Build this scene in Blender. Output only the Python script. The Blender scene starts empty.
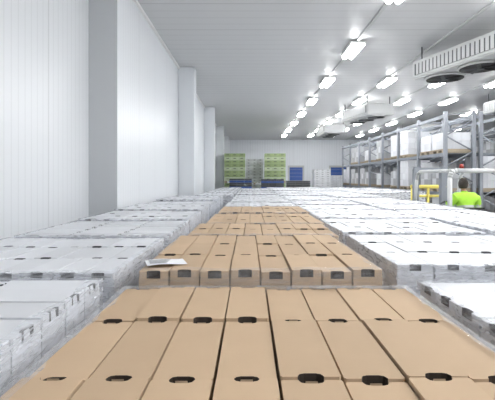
import bpy, bmesh, math, random
from mathutils import Vector, Matrix
random.seed(4)
scene=bpy.context.scene
scene.view_settings.view_transform='Standard'
scene.view_settings.look='None'
scene.view_settings.exposure=-0.08
CAMH=2.0
CEIL=5.08
STK=CAMH-0.465

# ---------------------------------------------------------------- materials
def mat(name,col,rough=0.6,metal=0.0,var=0.0,noise=0.0,nscale=8,bump=0.0,bscale=40,spec=0.5,emit=None,es=0):
    m=bpy.data.materials.new(name); m.use_nodes=True
    nt=m.node_tree; b=nt.nodes['Principled BSDF']
    b.inputs['Base Color'].default_value=(*col,1)
    b.inputs['Roughness'].default_value=rough
    b.inputs['Metallic'].default_value=metal
    b.inputs['Specular IOR Level'].default_value=spec
    if emit:
        b.inputs['Emission Color'].default_value=(*emit,1); b.inputs['Emission Strength'].default_value=es
    if var or noise:
        val=nt.nodes.new('ShaderNodeMath'); val.operation='MULTIPLY_ADD'
        g=nt.nodes.new('ShaderNodeNewGeometry')
        nt.links.new(g.outputs['Random Per Island'],val.inputs[0])
        val.inputs[1].default_value=var*2; val.inputs[2].default_value=1-var
        tc=nt.nodes.new('ShaderNodeTexCoord')
        n=nt.nodes.new('ShaderNodeTexNoise'); n.inputs['Scale'].default_value=nscale; n.inputs['Detail'].default_value=4
        nt.links.new(tc.outputs['Object'],n.inputs['Vector'])
        v2=nt.nodes.new('ShaderNodeMath'); v2.operation='MULTIPLY_ADD'
        nt.links.new(n.outputs['Fac'],v2.inputs[0]); v2.inputs[1].default_value=noise*2; v2.inputs[2].default_value=1-noise
        mu=nt.nodes.new('ShaderNodeMath'); mu.operation='MULTIPLY'
        nt.links.new(val.outputs[0],mu.inputs[0]); nt.links.new(v2.outputs[0],mu.inputs[1])
        sc=nt.nodes.new('ShaderNodeVectorMath'); sc.operation='SCALE'
        sc.inputs[0].default_value=col
        nt.links.new(mu.outputs[0],sc.inputs['Scale'])
        nt.links.new(sc.outputs[0],b.inputs['Base Color'])
    if bump:
        tc=nt.nodes.new('ShaderNodeTexCoord')
        n=nt.nodes.new('ShaderNodeTexNoise'); n.inputs['Scale'].default_value=bscale
        nt.links.new(tc.outputs['Object'],n.inputs['Vector'])
        bp=nt.nodes.new('ShaderNodeBump'); bp.inputs['Strength'].default_value=bump; bp.inputs['Distance'].default_value=0.02
        nt.links.new(n.outputs['Fac'],bp.inputs['Height']); nt.links.new(bp.outputs[0],b.inputs['Normal'])
    return m

def panel_mat(name,col,axis,pitch,joint,rough=0.45):
    m=mat(name,col,rough); nt=m.node_tree; b=nt.nodes['Principled BSDF']
    tc=nt.nodes.new('ShaderNodeTexCoord'); sp=nt.nodes.new('ShaderNodeSeparateXYZ')
    nt.links.new(tc.outputs['Object'],sp.inputs[0])
    c=sp.outputs[axis]
    def M(op,a,bv):
        n=nt.nodes.new('ShaderNodeMath'); n.operation=op
        nt.links.new(a,n.inputs[0])
        if bv is not None: n.inputs[1].default_value=bv
        return n.outputs[0]
    r=M('PINGPONG',M('ADD',c,100.0),pitch/2)
    r=M('LESS_THAN',r,pitch*0.08)
    j=M('PINGPONG',M('ADD',c,100.0),joint/2)
    j=M('LESS_THAN',j,0.006)
    mx=nt.nodes.new('ShaderNodeMath'); mx.operation='MULTIPLY_ADD'
    nt.links.new(j,mx.inputs[0]); mx.inputs[1].default_value=-0.25; mx.inputs[2].default_value=1
    m2=nt.nodes.new('ShaderNodeMath'); m2.operation='MULTIPLY_ADD'
    nt.links.new(r,m2.inputs[0]); m2.inputs[1].default_value=-0.07
    nt.links.new(mx.outputs[0],m2.inputs[2])
    sc=nt.nodes.new('ShaderNodeVectorMath'); sc.operation='SCALE'; sc.inputs[0].default_value=col
    nt.links.new(m2.outputs[0],sc.inputs['Scale']); nt.links.new(sc.outputs[0],b.inputs['Base Color'])
    return m

M_wall=panel_mat('white_panel_wall',(0.76,0.785,0.81),1,0.12,1.15,0.35)
M_wallx=panel_mat('white_panel_far',(0.80,0.83,0.87),0,0.2,1.15,0.4)
M_ceil=panel_mat('ceiling_panel',(0.60,0.605,0.61),1,0.3,1.2,0.5)
M_floor=mat('concrete_floor',(0.36,0.36,0.36),0.5,noise=0.15,nscale=3)
M_brown=mat('kraft_cardboard',(0.50,0.368,0.245),0.75,var=0.07,noise=0.07,nscale=6,spec=0.25)
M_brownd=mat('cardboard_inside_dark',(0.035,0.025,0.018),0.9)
M_white=mat('white_cardboard',(0.68,0.695,0.725),0.5,var=0.09,noise=0.05,nscale=6)
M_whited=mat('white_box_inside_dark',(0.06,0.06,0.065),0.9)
M_load=mat('stored_goods_board',(0.45,0.46,0.48),0.6,var=0.3)
M_wood=mat('pallet_wood',(0.36,0.30,0.22),0.8,noise=0.2,nscale=20)
M_steel=mat('galvanised_steel',(0.27,0.29,0.32),0.4,0.3,noise=0.1)
M_lgrey=mat('light_grey_paint',(0.55,0.56,0.56),0.4)
M_dgrey=mat('dark_grey_paint',(0.06,0.065,0.07),0.45)
M_black=mat('black_rubber',(0.015,0.015,0.016),0.6)
M_yellow=mat('safety_yellow',(0.72,0.62,0.14),0.45)
M_orange=mat('rack_beam_paint',(0.20,0.22,0.25),0.5)
M_green=mat('lime_green_crate',(0.30,0.39,0.18),0.5,var=0.12)
M_greenl=mat('pale_green_crate',(0.50,0.58,0.38),0.5,var=0.1)
M_blue=mat('blue_door_curtain',(0.03,0.09,0.34),0.5)
M_evap=mat('evaporator_casing',(0.50,0.51,0.51),0.4)
M_lamp=mat('lamp_tube_glow',(1,1,1),0.5,emit=(1.0,1.0,1.0),es=54)
M_fix=mat('lamp_housing',(0.8,0.8,0.8),0.4)
M_paper=mat('white_paper',(0.85,0.86,0.88),0.7)
M_ink=mat('label_ink',(0.12,0.12,0.14),0.7)
M_hiviz=mat('hi_vis_lime_fabric',(0.42,0.80,0.06),0.7,noise=0.12,nscale=12,bump=0.3,bscale=15)
M_tape=mat('reflective_tape',(0.75,0.77,0.78),0.25,0.3)
M_trous=mat('dark_trousers',(0.03,0.035,0.05),0.85,bump=0.3,bscale=20)
M_skin=mat('skin',(0.60,0.36,0.25),0.5)
M_hair=mat('dark_hair',(0.03,0.02,0.015),0.6,bump=0.6,bscale=60)
M_boot=mat('boot_leather',(0.03,0.025,0.02),0.5)
M_eye=mat('eye_white',(0.85,0.85,0.85),0.3)
M_red=mat('beacon_red',(0.30,0.03,0.02),0.3)
def film(nm,lo,hi):
    m=bpy.data.materials.new(nm); m.use_nodes=True; nt=m.node_tree
    nt.nodes.clear()
    o=nt.nodes.new('ShaderNodeOutputMaterial')
    t=nt.nodes.new('ShaderNodeBsdfTransparent'); t.inputs[0].default_value=(0.98,0.985,1,1)
    p=nt.nodes.new('ShaderNodeBsdfPrincipled'); p.inputs['Base Color'].default_value=(0.82,0.84,0.87,1); p.inputs['Roughness'].default_value=0.2
    mx=nt.nodes.new('ShaderNodeMixShader')
    tc=nt.nodes.new('ShaderNodeTexCoord'); mp=nt.nodes.new('ShaderNodeMapping'); mp.inputs['Scale'].default_value=(3,3,14)
    n=nt.nodes.new('ShaderNodeTexNoise'); n.inputs['Scale'].default_value=3; n.inputs['Detail'].default_value=5; n.inputs['Distortion'].default_value=1.2
    nt.links.new(tc.outputs['Object'],mp.inputs[0]); nt.links.new(mp.outputs[0],n.inputs['Vector'])
    r=nt.nodes.new('ShaderNodeMapRange'); r.inputs['From Min'].default_value=0.38; r.inputs['From Max'].default_value=0.72
    r.inputs['To Min'].default_value=lo; r.inputs['To Max'].default_value=hi
    nt.links.new(n.outputs['Fac'],r.inputs['Value']); nt.links.new(r.outputs[0],mx.inputs[0])
    bp=nt.nodes.new('ShaderNodeBump'); bp.inputs['Strength'].default_value=0.25; bp.inputs['Distance'].default_value=0.008
    nt.links.new(n.outputs['Fac'],bp.inputs['Height']); nt.links.new(bp.outputs[0],p.inputs['Normal'])
    nt.links.new(t.outputs[0],mx.inputs[1]); nt.links.new(p.outputs[0],mx.inputs[2]); nt.links.new(mx.outputs[0],o.inputs[0])
    return m
M_film=film('stretch_film',.15,.5)
M_filmt=film('thin_stretch_film',.05,.28)

# ---------------------------------------------------------------- helpers
def cub(bm,x0,x1,y0,y1,z0,z1,mi=0,R=None):
    cs=[(x0,y0,z0),(x1,y0,z0),(x1,y1,z0),(x0,y1,z0),(x0,y0,z1),(x1,y0,z1),(x1,y1,z1),(x0,y1,z1)]
    vs=[bm.verts.new(R@Vector(c) if R else c) for c in cs]
    for f in ((0,3,2,1),(4,5,6,7),(0,1,5,4),(1,2,6,5),(2,3,7,6),(3,0,4,7)):
        fa=bm.faces.new([vs[i] for i in f]); fa.material_index=mi
def cyl(bm,p0,p1,r,mi=0,n=12,r2=None):
    p0=Vector(p0);p1=Vector(p1);d=p1-p0
    if r2 is None:r2=r
    q=d.to_track_quat('Z','Y').to_matrix()
    a=[];b=[]
    for i in range(n):
        t=2*math.pi*i/n; o=Vector((math.cos(t),math.sin(t),0))
        a.append(bm.verts.new(p0+q@(o*r))); b.append(bm.verts.new(p1+q@(o*r2)))
    for i in range(n):
        f=bm.faces.new((a[i],a[(i+1)%n],b[(i+1)%n],b[i])); f.material_index=mi; f.smooth=True
    bm.faces.new(a[::-1]).material_index=mi; bm.faces.new(b).material_index=mi
def tube(bm,pts,r,mi=0,n=10):
    for i in range(len(pts)-1): cyl(bm,pts[i],pts[i+1],r,mi,n)
def mesh_from(bm,name,mats):
    bmesh.ops.recalc_face_normals(bm,faces=bm.faces[:])
    me=bpy.data.meshes.new(name); bm.to_mesh(me); bm.free()
    for m in mats: me.materials.append(m)
    return me
def obj(name,me,loc=(0,0,0),rz=0,parent=None):
    o=bpy.data.objects.new(name,me); scene.collection.objects.link(o)
    o.location=loc; o.rotation_euler=(0,0,rz)
    if parent: o.parent=parent
    return o
def empty(name,loc=(0,0,0),rz=0):
    o=bpy.data.objects.new(name,None); scene.collection.objects.link(o); o.location=loc; o.rotation_euler=(0,0,rz); o.empty_display_size=0.1
    return o
def boxobj(name,x0,x1,y0,y1,z0,z1,m):
    bm=bmesh.new(); cub(bm,x0,x1,y0,y1,z0,z1); return obj(name,mesh_from(bm,name,[m]))

# ---------------------------------------------------------------- room
XL=-2.43; XR=15.0; Y0=-8.0; Y1=31.0
boxobj('floor',XL-.2,XR+.2,Y0-.2,Y1+.2,-0.15,0,M_floor)
boxobj('ceiling',XL-.2,XR+.2,Y0-.2,Y1+.2,CEIL,CEIL+.15,M_ceil)
bm=bmesh.new()
cub(bm,XL-.2,XL,Y0,5.8,0,CEIL)
cub(bm,XL-.2,-2.0,5.8,Y1,0,CEIL)
obj('wall_left',mesh_from(bm,'wall_left',[M_wall]))
for yy in (10.7,16.7,22.7,28.5):
    bm=bmesh.new(); cub(bm,-2.0,-1.55,yy,yy+.42,0,CEIL)
    bmesh.ops.bevel(bm,geom=[e for e in bm.edges if abs(e.verts[0].co.z-e.verts[1].co.z)>1],offset=.02,segments=2,affect='EDGES')
    obj('trim_1' if yy<11 else 'trim_%d'%(int(yy)//6+1),mesh_from(bm,'post',[M_wall]))
boxobj('wall_far',XL-.2,XR+.2,Y1,Y1+.2,0,CEIL,M_wallx)
boxobj('wall_right',XR,XR+.2,Y0,Y1,0,CEIL,M_wall)
boxobj('wall_rear',XL-.2,XR+.2,Y0-.2,Y0,0,CEIL,M_wallx)
bm=bmesh.new(); cub(bm,-2.0,-1.95,5.8,Y1,CEIL-.05,CEIL); obj('trim_ceiling',mesh_from(bm,'cov',[M_fix]))
def conduit(x):
    bm=bmesh.new(); cub(bm,x-.03,x+.03,Y0+.1,Y1-.1,CEIL-.04,CEIL); obj('trim_conduit_%d'%int(x*10),mesh_from(bm,'cond',[M_evap]))
for x in (2.4,4.25,5.9,7.7): conduit(x)

def door(n,x,w):
    bm=bmesh.new(); yb=Y1
    cub(bm,x-w/2,x+w/2,yb-.06,yb-.02,0,2.85,0)
    for k in range(9): cub(bm,x-w/2,x+w/2,yb-.075,yb-.06,.29+k*.3,.30+k*.3,1)
    cub(bm,x-w/2-.12,x-w/2,yb-.12,yb-.001,0,2.95,1); cub(bm,x+w/2,x+w/2+.12,yb-.12,yb-.001,0,2.95,1)
    cub(bm,x-w/2-.12,x+w/2+.12,yb-.12,yb-.001,2.85,3.0,1)
    obj('door_%d'%n,mesh_from(bm,'door',[M_blue,M_lgrey]))
door(1,3.7,1.05); door(2,7.1,1.25); door(3,11,1.15)

# ---------------------------------------------------------------- light fixtures
bm=bmesh.new()
cub(bm,-.17,.17,-.46,.46,0.0,.05,0)
cub(bm,-.17,-.155,-.46,.46,-.03,0,0);cub(bm,.155,.17,-.46,.46,-.03,0,0)
for x in (-.08,.08): cyl(bm,(x,-.45,-.022),(x,.45,-.022),.055,1,10)
ME_fix=mesh_from(bm,'ceiling_lamp',[M_fix,M_lamp])
for x in (2.4,4.25,5.9,7.7,10.2,12.8):
    for k in range(-2,10):
        if abs(x-4.25)<.1 and k==3: continue
        if x>9 and k%2: continue
        obj('ceiling_lamp',ME_fix,(x,k*3.0,CEIL-.05-.04*(x<9)),0)

# ---------------------------------------------------------------- evaporator units
def evaporator(x,y,rz,L=2.6,W=1.1,n=3):
    e=empty('ceiling_evaporator_unit',(x,y,0),rz)
    bm=bmesh.new(); z0=4.36; z1=4.78
    cub(bm,-W/2,W/2,-L/2,L/2,z0,z1,0)
    bmesh.ops.bevel(bm,geom=bm.edges[:],offset=.03,segments=2,affect='EDGES')
    for s in (-1,1):
        cub(bm,min(s*(W/2),s*(W/2+.02)),max(s*(W/2),s*(W/2+.02)),-L/2+.1,L/2-.1,z0+.08,z1-.08,1)
        for k in range(24):
            yy=-L/2+.12+k*(L-.24)/24
            a=s*(W/2+.02); b=s*(W/2+.03)
            cub(bm,min(a,b),max(a,b),yy,yy+.07,z0+.08,z1-.08,0)
    for k in range(n):
        yy=-L/2+L*(k+.5)/n; r=min(W,L/n)*.43
        cyl(bm,(0,yy,z0),(0,yy,z0-.05),r+.035,0,28)
        cyl(bm,(0,yy,z0-.05),(0,yy,z0-.053),r,2,28)
        cyl(bm,(0,yy,z0-.05),(0,yy,z0-.075),.07,1,14)
        for b in range(5):
            a=b*2*math.pi/5; R=Matrix.Translation((0,yy,z0-.06))@Matrix.Rotation(a,4,'Z')@Matrix.Rotation(.35,4,'X')
            cub(bm,.06,r*.92,-.05,.05,-.003,.003,1,R)
    for sx in (-1,1):
        for sy in (-1,1): cyl(bm,(sx*W*.42,sy*L*.42,z1),(sx*W*.42,sy*L*.42,CEIL),.015,1,6)
    cyl(bm,(W/2-.1,L/2,z0+.15),(W/2-.1,L/2+.4,z0+.15),.03,1,8); cyl(bm,(W/2-.1,L/2+.4,z0+.12),(W/2-.1,L/2+.4,CEIL),.03,1,8)
    obj('casing',mesh_from(bm,'evap',[M_evap,M_dgrey,M_black]),parent=e)
evaporator(4.85,8.1,math.radians(19),2.8,1.05,3)
evaporator(4.65,15.4,math.radians(12),2.2); evaporator(4.4,21.0,0,2.2); evaporator(9.2,13,0); evaporator(9.2,21,0)

# ---------------------------------------------------------------- box pallets
def carton(bm,x0,x1,y0,y1,z0,z1,axis,detail=True):
    g=.0034
    x0+=g;x1-=g;y0+=g;y1-=g
    if not detail:
        cub(bm,x0,x1,y0,y1,z0,z1,0); return
    T=.032; zt=z1-T
    cub(bm,x0,x1,y0,y1,z0,zt,0)
    if axis=='y': cx=(x0+x1)/2; a0,a1=y0,y1; P=lambda u,v:(cx+u,v); hw=(x1-x0)/2
    else: cx=(y0+y1)/2; a0,a1=x0,x1; P=lambda u,v:(v,cx+u); hw=(y1-y0)/2
    w=.031; dp=.0155
    c=.005
    def notch(a,s):
        pts=[(-w,a)]
        for i in range(0,7):
            t=math.pi*i/6
            pts.append((-math.cos(t)*(w-.002)*(1 if i in(0,6) else 1),a+s*(.006+ (dp-.006)*min(1,math.sin(t)*1.25))))
        pts.append((w,a)); return pts
    n0=notch(a0,1)
    n1=[(-u,v) for u,v in notch(a1,-1)]
    out=[(-hw,a0+c),(-hw+c,a0)]+n0+[(hw-c,a0),(hw,a0+c),(hw,a1-c),(hw-c,a1)]+n1+[(-hw+c,a1),(-hw,a1-c)]
    bot=[bm.verts.new((*P(u,v),zt)) for u,v in out]
    top=[bm.verts.new((*P(u,v),z1)) for u,v in out]
    n=len(out); k0=range(2,2+len(n0)-1); k1=range(2+len(n0)+4,2+len(n0)+4+len(n1)-1)
    for i in range(n):
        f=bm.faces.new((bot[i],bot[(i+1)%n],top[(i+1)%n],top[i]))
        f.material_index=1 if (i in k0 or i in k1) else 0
    bm.faces.new(top).material_index=0
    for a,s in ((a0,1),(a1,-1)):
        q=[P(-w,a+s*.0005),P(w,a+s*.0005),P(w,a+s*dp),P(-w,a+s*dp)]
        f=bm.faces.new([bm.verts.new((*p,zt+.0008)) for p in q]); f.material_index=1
        if s<0:
            q=[(*P(-.018,a+s*.001),zt),(*P(.018,a+s*.001),zt),(*P(.014,a+s*.004),z1-.001),(*P(-.014,a+s*.004),z1-.001)]
            f=bm.faces.new([bm.verts.new(p) for p in q]); f.material_index=0

def pallet_mesh(name,W,D,nx,ny,box,dark,axis='y',layers=7,filmlip=.03,seed=0,fm=None):
    rnd=random.Random(seed)
    bm=bmesh.new()
    for k in range(7):
        x=-W/2+k*(W-.1)/6; cub(bm,x,x+.1,-D/2,D/2,.12,.142,2)
    for k in range(3):
        y=-D/2+k*(D-.1)/2; cub(bm,-W/2,W/2,y,y+.1,.098,.12,2); cub(bm,-W/2,W/2,y,y+.1,0,.022,2)
        for j in range(3):
            x=-W/2+j*(W-.12)/2; cub(bm,x,x+.12,y,y+.1,.022,.098,2)
    hb=(STK-.144)/layers
    for l in range(layers):
        z0=.144+l*hb; top=(l==layers-1)
        for i in range(nx):
            for j in range(ny):
                edge=i in(0,nx-1) or j in(0,ny-1)
                if not top and not edge: continue
                jx=rnd.uniform(-.0018,.0018); jz=rnd.uniform(-.009,.003) if top else 0
                x0=-W/2+i*W/nx+jx; y0=-D/2+j*D/ny+rnd.uniform(-.0018,.0018)
                carton(bm,x0,x0+W/nx,y0,y0+D/ny,z0,z0+hb-.003+jz,axis,detail=top or j in(0,) or l>layers-3)
    e=.006; N=14
    ring=[]
    for (ax,ay,bx,by) in ((-1,-1,1,-1),(1,-1,1,1),(1,1,-1,1),(-1,1,-1,-1)):
        for k in range(N):
            t=k/N; ring.append(((ax+(bx-ax)*t),(ay+(by-ay)*t)))
    lo=[];hi=[];ins=[]
    for (u,v) in ring:
        wob=rnd.uniform(0,.003)
        x=u*(W/2+e+wob);y=v*(D/2+e+wob)
        lo.append(bm.verts.new((u*(W/2+e),v*(D/2+e),.10))); hi.append(bm.verts.new((x,y,STK+.001+rnd.uniform(0,.002))))
        lp=filmlip*rnd.uniform(.4,1.4)
        ins.append(bm.verts.new((max(-W/2+lp,min(W/2-lp,x)),max(-D/2+lp,min(D/2-lp,y)),STK+.003+rnd.uniform(0,.002))))
    n=len(ring)
    for i in range(n):
        j=(i+1)%n
        f=bm.faces.new((lo[i],lo[j],hi[j],hi[i])); f.material_index=3
        f=bm.faces.new((hi[i],hi[j],ins[j],ins[i])); f.material_index=3; f.smooth=True
    me=bpy.data.meshes.new(name)
    bm.to_mesh(me); bm.free()
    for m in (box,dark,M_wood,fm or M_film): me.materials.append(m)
    return me
D3=1.12; D2=.75
B3=pallet_mesh('brown3',1.2,D3,8,3,M_brown,M_brownd,seed=1)
B3n=pallet_mesh('brown3n',1.12,D3,8,3,M_brown,M_brownd,seed=11,fm=M_filmt)
B2=pallet_mesh('brown2',1.16,D2,8,2,M_brown,M_brownd,seed=2,fm=M_filmt)
B3f=pallet_mesh('brown3f',1.2,D3,8,3,M_brown,M_brownd,seed=12,fm=M_filmt)
WA=pallet_mesh('whiteA',1.2,1.1,8,3,M_white,M_whited,seed=3)
WB=pallet_mesh('whiteB',1.2,1.1,3,7,M_white,M_whited,axis='x',seed=4)
WC=pallet_mesh('whiteC',1.2,1.1,6,3,M_white,M_whited,seed=5)
WN=pallet_mesh('whiteN',1.0,1.1,6,3,M_white,M_whited,seed=6)
def put(name,me,xc,y0,D,dz=0,rz=0): 
    o=obj(name,me,(xc,y0+D/2,0),rz)
    if dz: o.scale=(1,1,1+dz)
    return o
put('cardboard_box_pallet',B3,.067,.53,D3)
put('cardboard_box_pallet',B3n,.045,1.76,D3,.029,.008)
put('cardboard_box_pallet',B2,.10,2.93,D2,.022)
put('cardboard_box_pallet',B3f,.15,3.86,D3,.008)
put('cardboard_box_pallet',B3f,.18,5.03,D3,.012)
rnd=random.Random(8)
def col(xc,ys,meshes,jx=.02,dz0=0):
    for i,y in enumerate(ys):
        put('white_box_pallet',meshes[i%len(meshes)],xc+rnd.uniform(-jx,jx),y,1.1,dz0+rnd.uniform(-.010,.010),rnd.uniform(-.008,.008))
P=1.17
col(-1.27,[.62],[WB],0); col(-1.27,[1.87+P*k for k in range(7)],[WA,WB,WC],.02,.012)
col(-.95,[10.3+P*k for k in range(8)],[WN])
col(.20,[6.22+P*k for k in range(10)],[WC,WA])
col(1.39,[.70],[WB],0); col(1.39,[2.05+P*k for k in range(14)],[WC,WA,WC],.02,.010)
col(2.68,[.85],[WA],0); col(2.66,[2.15+P*k for k in range(14)],[WA,WC,WB],.02,.006)
col(3.98,[11.7+P*k for k in range(6)],[WC,WA])
col(5.28,[12.9+P*k for k in range(5)],[WA,WC])

# paper sheet on brown pallet
bm=bmesh.new()
N=8
for i in range(N):
    a=i/N;b=(i+1)/N
    z=lambda t:.004*math.sin(t*5)+.0015
    f=bm.faces.new([bm.verts.new(p) for p in ((-.095+.19*a,-.065,z(a)),(-.095+.19*b,-.065,z(b)),(-.095+.19*b,.065,z(b)),(-.095+.19*a,.065,z(a)))])
for k in range(4): cub(bm,-.08,.03-.01*k,.03-k*.022,.036-k*.022,.0062,.0068,1)
obj('paper_sheet',mesh_from(bm,'paper',[M_paper,M_ink]),(-.415,1.90,STK*1.029+.0055),.35)

# ---------------------------------------------------------------- crate stacks
def crate_stack(name,x,y,m1,m2,H=3.42,W=1.2,pal=M_wood):
    bm=bmesh.new()
    def lev(z0,n):
        for k in range(6): 
            xx=-W/2+k*(W-.1)/5; cub(bm,xx,xx+.1,-.5,.5,z0+.1,z0+.13,2)
        for k in range(3): cub(bm,-W/2+k*(W-.12)/2,-W/2+k*(W-.12)/2+.12,-.5,.5,z0,z0+.1,2)
        h=(H/2-.13)/n
        for l in range(n):
            for i in range(3):
                for j in range(2):
                    xa=-W/2+i*W/3+.005; xb=xa+W/3-.01; ya=-.5+j*.5+.005; yb=ya+.49; za=z0+.13+l*h
                    mi=0 if l%3 else 1
                    cub(bm,xa,xb,ya,yb,za,za+h*.80,mi)
                    cub(bm,xa-.004,xb+.004,ya-.004,yb+.004,za+h*.80,za+h-.012,mi)
                    cub(bm,xa+.12,xb-.12,ya-.006,ya+.01,za+h*.45,za+h*.62,3)
    lev(0,8); lev(H/2,8)
    obj(name,mesh_from(bm,name,[m1,m2,pal,M_dgrey]),(x,y,0))
crate_stack('green_crate_stack',-.88,22.6,M_green,M_greenl)
crate_stack('green_crate_stack',1.45,22.6,M_green,M_greenl)
crate_stack('white_crate_stack',.28,24.4,M_white,M_white,3.2,1.1)
crate_stack('white_crate_stack',4.9,26.5,M_white,M_white,2.6,1.1,M_white)
crate_stack('white_crate_stack',6.05,27.5,M_white,M_white,2.2,.9,M_white)
crate_stack('black_crate_stack',-.5,20.9,M_dgrey,M_blue,1.98,1.2)
crate_stack('black_crate_stack',1.2,20.9,M_dgrey,M_blue,1.95,1.2)
crate_stack('black_crate_stack',2.6,20.9,M_dgrey,M_dgrey,1.86,1.2)

# ---------------------------------------------------------------- pallet racks
def load_mesh(seed,h):
    bm=bmesh.new()
    cub(bm,-.5,.5,-.45,.45,.1,.14,1)
    for k in range(3): cub(bm,-.5,.5,-.45+k*.39,-.33+k*.39,0,.1,1)
    nl=max(2,int(h/.25)); hh=h/nl
    for l in range(nl):
        for i in range(3):
            for j in range(3):
                cub(bm,-.48+i*.32+.006,-.48+(i+1)*.32-.006,-.45+j*.3+.006,-.45+(j+1)*.3-.006,.14+l*hh,.14+(l+1)*hh-.008,0)
    return mesh_from(bm,'load',[M_white if seed%2==0 else M_load,M_wood])
LOADS=[load_mesh(i,h) for i,h in enumerate((1.15,.95,1.0,.7,.6))]
def rack(x0,y0,bays,H=4.35,depth=1.0,seed=0,bay=2.15,fill=.88):
    r=random.Random(seed)
    e=empty('pallet_rack',(x0,y0,0))
    bm=bmesh.new(); w=.055
    for b in range(bays+1):
        y=b*bay
        for x in (0,depth): 
            cub(bm,x-w,x+w,y-w,y+w,0,H,0); cub(bm,x-.08,x+.08,y-.08,y+.08,0,.012,0)
        z=.2;s=0
        while z<H-.5:
            a=(0,y,z);c=(depth,y,z+.55)
            if s: a=(depth,y,z);c=(0,y,z+.55)
            cyl(bm,a,c,.028,0,6); z+=.55; s=1-s
        cyl(bm,(0,y,.15),(depth,y,.15),.028,0,6); cyl(bm,(0,y,H-.1),(depth,y,H-.1),.028,0,6)
    for b in range(bays):
        for z in (1.5,2.9,H-.1):
            for x in (0,depth): cub(bm,x-.03,x+.03,b*bay+w,(b+1)*bay-w,z-.12,z,1)
            if z<4:
                for k in range(4):
                    yy=b*bay+.2+k*.5; cub(bm,.03,depth-.03,yy,yy+.06,z-.03,z,0)
    obj('frame',mesh_from(bm,'rack',[M_steel,M_orange]),parent=e)
    for b in range(bays):
        for z in (0,1.5,2.9):
            for k in (0,1):
                if r.random()<(fill if z<2.9 else fill*.7):
                    m=LOADS[r.randrange(5)]
                    if z>2: m=LOADS[r.choice((1,2,3,4))]
                    obj('wrapped_load',m,(depth/2,b*bay+.58+k*.98,z),parent=e)
rack(6.9,13.6,7,seed=1); rack(8.15,13.6,7,seed=2); rack(11.6,10.8,8,seed=3); rack(12.9,10.8,8,seed=5)

# yellow barrier
bm=bmesh.new()
for x in (0,.45,.9): cyl(bm,(x,0,0),(x,0,1.76),.035,0,12)
for x in (0,.45,.9): cub(bm,x-.1,x+.1,-.1,.1,0,.015,0)
tube(bm,[(-.03,0,1.76),(.93,0,1.76)],.05,0,12); tube(bm,[(0,0,1.5),(.9,0,1.5)],.035,0,12); tube(bm,[(0,0,.8),(.9,0,.8)],.035,0,12)
obj('yellow_safety_barrier',mesh_from(bm,'barrier',[M_yellow]),(4.5,10.7,0))

# ---------------------------------------------------------------- forklift (local +x = forward, turned to face away)
FX,FY=4.02,6.8
fk=empty('forklift',(FX,FY,0),math.pi/2)
bm=bmesh.new()
cub(bm,0,1.75,-.52,.52,.25,.72,0)
cub(bm,-.0,.20,-.54,.54,.30,1.02,1)
bmesh.ops.bevel(bm,geom=bm.edges[:],offset=.05,segments=3,affect='EDGES')
cub(bm,.20,.62,-.34,.34,.72,1.08,0)
cub(bm,1.30,1.60,-.45,.45,.72,1.28,0)
obj('chassis',mesh_from(bm,'chassis',[M_lgrey,M_dgrey]),parent=fk)
bm=bmesh.new()
cub(bm,.12,.64,-.26,.26,1.08,1.17,0); cub(bm,.06,.16,-.22,.22,1.15,1.47,0)
bmesh.ops.bevel(bm,geom=bm.edges[:],offset=.035,segments=3,affect='EDGES')
obj('seat',mesh_from(bm,'seat',[M_black]),parent=fk)
bm=bmesh.new()
def wheel(x,y,r,w):
    cyl(bm,(x,y-w/2,r),(x,y+w/2,r),r,0,28); cyl(bm,(x,y-w/2-.01,r),(x,y+w/2+.01,r),r*.5,1,20)
for y in (-.46,.46): wheel(.28,y,.25,.16); wheel(1.5,y,.30,.2)
obj('wheels',mesh_from(bm,'wheels',[M_black,M_lgrey]),parent=fk)
bm=bmesh.new()
ztop=2.15
pts=[(.02,-.48,.95),(.02,-.48,ztop-.14)]
for k in range(1,5):
    a=k*math.pi/8; pts.append((.02,-.48+.12*(1-math.cos(a)),ztop-.14+.12*math.sin(a)))
mir=[(x,-y,z) for x,y,z in reversed(pts)]
tube(bm,pts+mir,.04,0,10)
for y in (-.46,.46):
    tube(bm,[(.02,y*.85,ztop-.02),(1.25,y,ztop-.02),(1.36,y,ztop-.07),(1.42,y,ztop-.18),(1.55,y,1.2)],.034,0,10)
for k in range(8): cub(bm,.1+k*.15,.13+k*.15,-.46,.46,ztop-.035,ztop-.005,0)
obj('overhead_guard',mesh_from(bm,'guard',[M_lgrey]),parent=fk)
bm=bmesh.new()
for y in (-.3,.3):
    cub(bm,1.78,1.86,y-.05,y+.05,.08,2.25,0); cub(bm,1.87,1.94,y-.035,y+.035,.10,2.2,0)
for z in (.3,1.2,2.15): cub(bm,1.80,1.85,-.3,.3,z,z+.08,0)
cub(bm,1.95,1.99,-.45,.45,.2,.3,0);cub(bm,1.95,1.99,-.45,.45,.5,.6,0)
for y in (-.28,.28): cub(bm,1.99,2.03,y-.06,y+.06,.06,.62,0); cub(bm,2.0,3.0,y-.06,y+.06,.05,.09,0)
for k in range(6): cub(bm,1.96,1.98,-.42+k*.16,-.40+k*.16,.6,1.3,0)
obj('mast_and_forks',mesh_from(bm,'mast',[M_steel]),parent=fk)
bm=bmesh.new()
cyl(bm,(.30,.12,ztop-.005),(.30,.12,ztop+.03),.05,1,14); cyl(bm,(.30,.12,ztop+.03),(.30,.12,ztop+.11),.04,0,14,.03)
obj('beacon',mesh_from(bm,'beacon',[M_red,M_black]),parent=fk)
bm=bmesh.new()
C=Vector((.94,0,1.42)); R=Matrix.Rotation(-.6,3,'Y')
ring=[C+R@Vector((.17*math.cos(t*math.pi/10),.17*math.sin(t*math.pi/10),0)) for t in range(21)]
tube(bm,ring,.015,0,8); tube(bm,[C,Vector((1.32,0,1.15))],.025,0,8)
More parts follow.
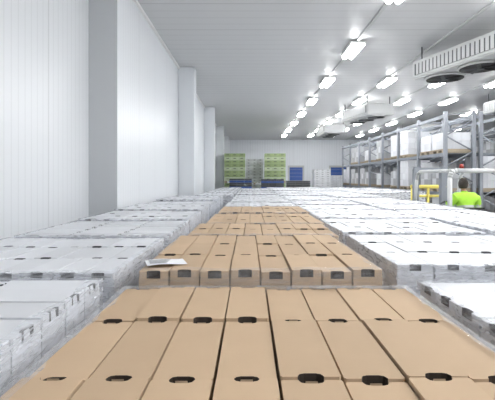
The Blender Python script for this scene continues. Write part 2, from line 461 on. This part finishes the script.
for a in (0,2.1,4.2): tube(bm,[C,C+R@Vector((.17*math.cos(a),.17*math.sin(a),0))],.01,0,6)
obj('steering_wheel',mesh_from(bm,'sw',[M_black]),parent=fk)

# ---------------------------------------------------------------- driver
drv=empty('forklift_driver',(FX,FY+.38,1.15),math.pi/2)
def skin(name,verts,edges,radii,mats,matfn,sub=2,root=0):
    me=bpy.data.meshes.new(name); me.from_pydata(verts,edges,[]); 
    o=bpy.data.objects.new(name+'_tmp',me); scene.collection.objects.link(o)
    m=o.modifiers.new('s','SKIN'); 
    for i,r in enumerate(radii):
        v=me.skin_vertices[0].data[i]; v.radius=r if isinstance(r,tuple) else (r,r); v.use_root=(i==root)
    s=o.modifiers.new('u','SUBSURF'); s.levels=sub; s.render_levels=sub
    dg=bpy.context.evaluated_depsgraph_get(); dg.update()
    nm=bpy.data.meshes.new_from_object(o.evaluated_get(dg)); bpy.data.objects.remove(o)
    nm.materials.clear()
    for mm in mats: nm.materials.append(mm)
    for p in nm.polygons: p.material_index=matfn(p.center); p.use_smooth=True
    return nm
V=[(0,0,.10),(.0,0,.22),(.02,0,.36),(.03,0,.48),(.045,0,.57),(.06,0,.63)]
E=[(0,1),(1,2),(2,3),(3,4),(4,5)]
Rr=[(.16,.14),(.17,.15),(.19,.16),(.17,.13),(.065,.065),(.055,.055)]
for s in (-1,1):
    b=len(V)
    V+=[(.02,s*.20,.50),(.10,s*.28,.24),(.36,s*.19,.27),(.40,s*.175,.28)]
    E+=[(3,b),(b,b+1),(b+1,b+2),(b+2,b+3)]
    Rr+=[.10,.075,.045,.03]
    b=len(V)
    V+=[(.08,s*.10,.09),(.48,s*.14,.11),(.54,s*.13,-.34),(.66,s*.14,-.40)]
    E+=[(0,b),(b,b+1),(b+1,b+2),(b+2,b+3)]
    Rr+=[.095,.072,.05,.045]
def mf(c):
    if c.z>.605: return 2
    if abs(c.y)<.32 and c.z<.17 and c.z>-.29: return 1
    if c.z<=-.29: return 4
    if c.x>.345: return 2
    if .30<c.z<.345 and c.x<.25: return 3
    return 0
body=skin('body',V,E,Rr,[M_hiviz,M_trous,M_skin,M_tape,M_boot],mf)
obj('body',body,parent=drv)
for s in (-1,1):
    hv=[(0,0,0),(.035,0,0),(.075,0,.004)]; he=[(0,1),(1,2)]; hr=[(.026,.018),(.036,.016),(.038,.014)]
    me=skin('palm',hv,he,hr,[M_skin],lambda c:0,2)
    h=obj('hand_'+('left' if s>0 else 'right'),me,(.39,s*.175,.28),0,drv)
    h.rotation_euler=(0,.1,-s*.25)
    for k,(yy,ln) in enumerate(((-.027,.062),(-.009,.074),(.009,.078),(.027,.070))):
        if s>0: yy=-yy
        fv=[(.065,-yy*.9,.004),(.065+ln*.45,-yy,.006),(.065+ln*.72,-yy,-.018),(.065+ln*.66,-yy,-.040)]
        f=skin('finger',fv,[(0,1),(1,2),(2,3)],[.009,.0088,.008,.007],[M_skin],lambda c:0,1)
        obj('finger_%d'%(k+1),f,parent=h)
    fv=[(.02,-s*.02,0),(.045,-s*.048,-.006),(.07,-s*.055,-.02)]
    obj('thumb',skin('thumb',fv,[(0,1),(1,2)],[.012,.010,.008],[M_skin],lambda c:0,1),parent=h)
bm=bmesh.new()
bmesh.ops.create_uvsphere(bm,u_segments=32,v_segments=24,radius=1)
for v in bm.verts:
    x,y,z=v.co
    k=1.0
    if z<0: k=1-.28*(-z)**1.5
    v.co=Vector((x*.098*k+ (.012 if z<0 and x>0 else 0)*(-min(z,0)),y*.076*k,z*.118))
    if v.co.x>.06 and abs(v.co.y)<.018 and -.035<v.co.z<.012: v.co.x+=.02*(1-abs(v.co.y)/.018)
    for s in (-1,1):
        if (Vector((v.co.y-s*.03,v.co.z-.012)).length<.018 and v.co.x>0): v.co.x-=.006
for f in bm.faces: f.smooth=True
for s in (-1,1):
    r=bmesh.ops.create_uvsphere(bm,u_segments=10,v_segments=8,radius=1)
    for v in r['verts']: v.co=Vector((.082+v.co.x*.012,s*.03+v.co.y*.014,.012+v.co.z*.009))
    for f in {f for v in r['verts'] for f in v.link_faces}: f.material_index=2
    r=bmesh.ops.create_uvsphere(bm,u_segments=10,v_segments=8,radius=1)
    for v in r['verts']: v.co=Vector((-.005+v.co.x*.018,s*.078+v.co.y*.008,-.005+v.co.z*.032))
    r=bmesh.ops.create_uvsphere(bm,u_segments=8,v_segments=6,radius=1)
    for v in r['verts']: v.co=Vector((.094+v.co.x*.003,s*.03+v.co.y*.005,.012+v.co.z*.005))
    for f in {f for v in r['verts'] for f in v.link_faces}: f.material_index=1
cub(bm,.085,.100,-.022,.022,-.062,-.055,3)
me=mesh_from(bm,'head',[M_skin,M_hair,M_eye,M_red])
hd=obj('head',me,(.075,0,.73),math.radians(-40),drv)
bm=bmesh.new()
bmesh.ops.create_uvsphere(bm,u_segments=32,v_segments=24,radius=1)
bmesh.ops.delete(bm,geom=[v for v in bm.verts if (v.co.x>.35 and v.co.z<.45) or v.co.z<-.62 or (v.co.x>-.1 and v.co.z<.0)],context='VERTS')
for v in bm.verts: v.co=Vector((v.co.x*.109-.002,v.co.y*.086,v.co.z*.128+.002))
for f in bm.faces: f.smooth=True
obj('hair',mesh_from(bm,'hair',[M_hair]),parent=hd)

# ---------------------------------------------------------------- camera
cam=bpy.data.cameras.new('camera'); co=bpy.data.objects.new('camera',cam); scene.collection.objects.link(co)
co.location=(0,0,CAMH); co.rotation_euler=(math.pi/2,0,0)
cam.sensor_width=36; cam.sensor_fit='HORIZONTAL'; cam.lens=28
cam.shift_y=-22/495; cam.shift_x=-2.5/495; cam.clip_start=.02
scene.camera=co
w=bpy.data.worlds.new('world'); scene.world=w; w.use_nodes=True
w.node_tree.nodes['Background'].inputs[0].default_value=(.8,.85,.9,1); w.node_tree.nodes['Background'].inputs[1].default_value=.3
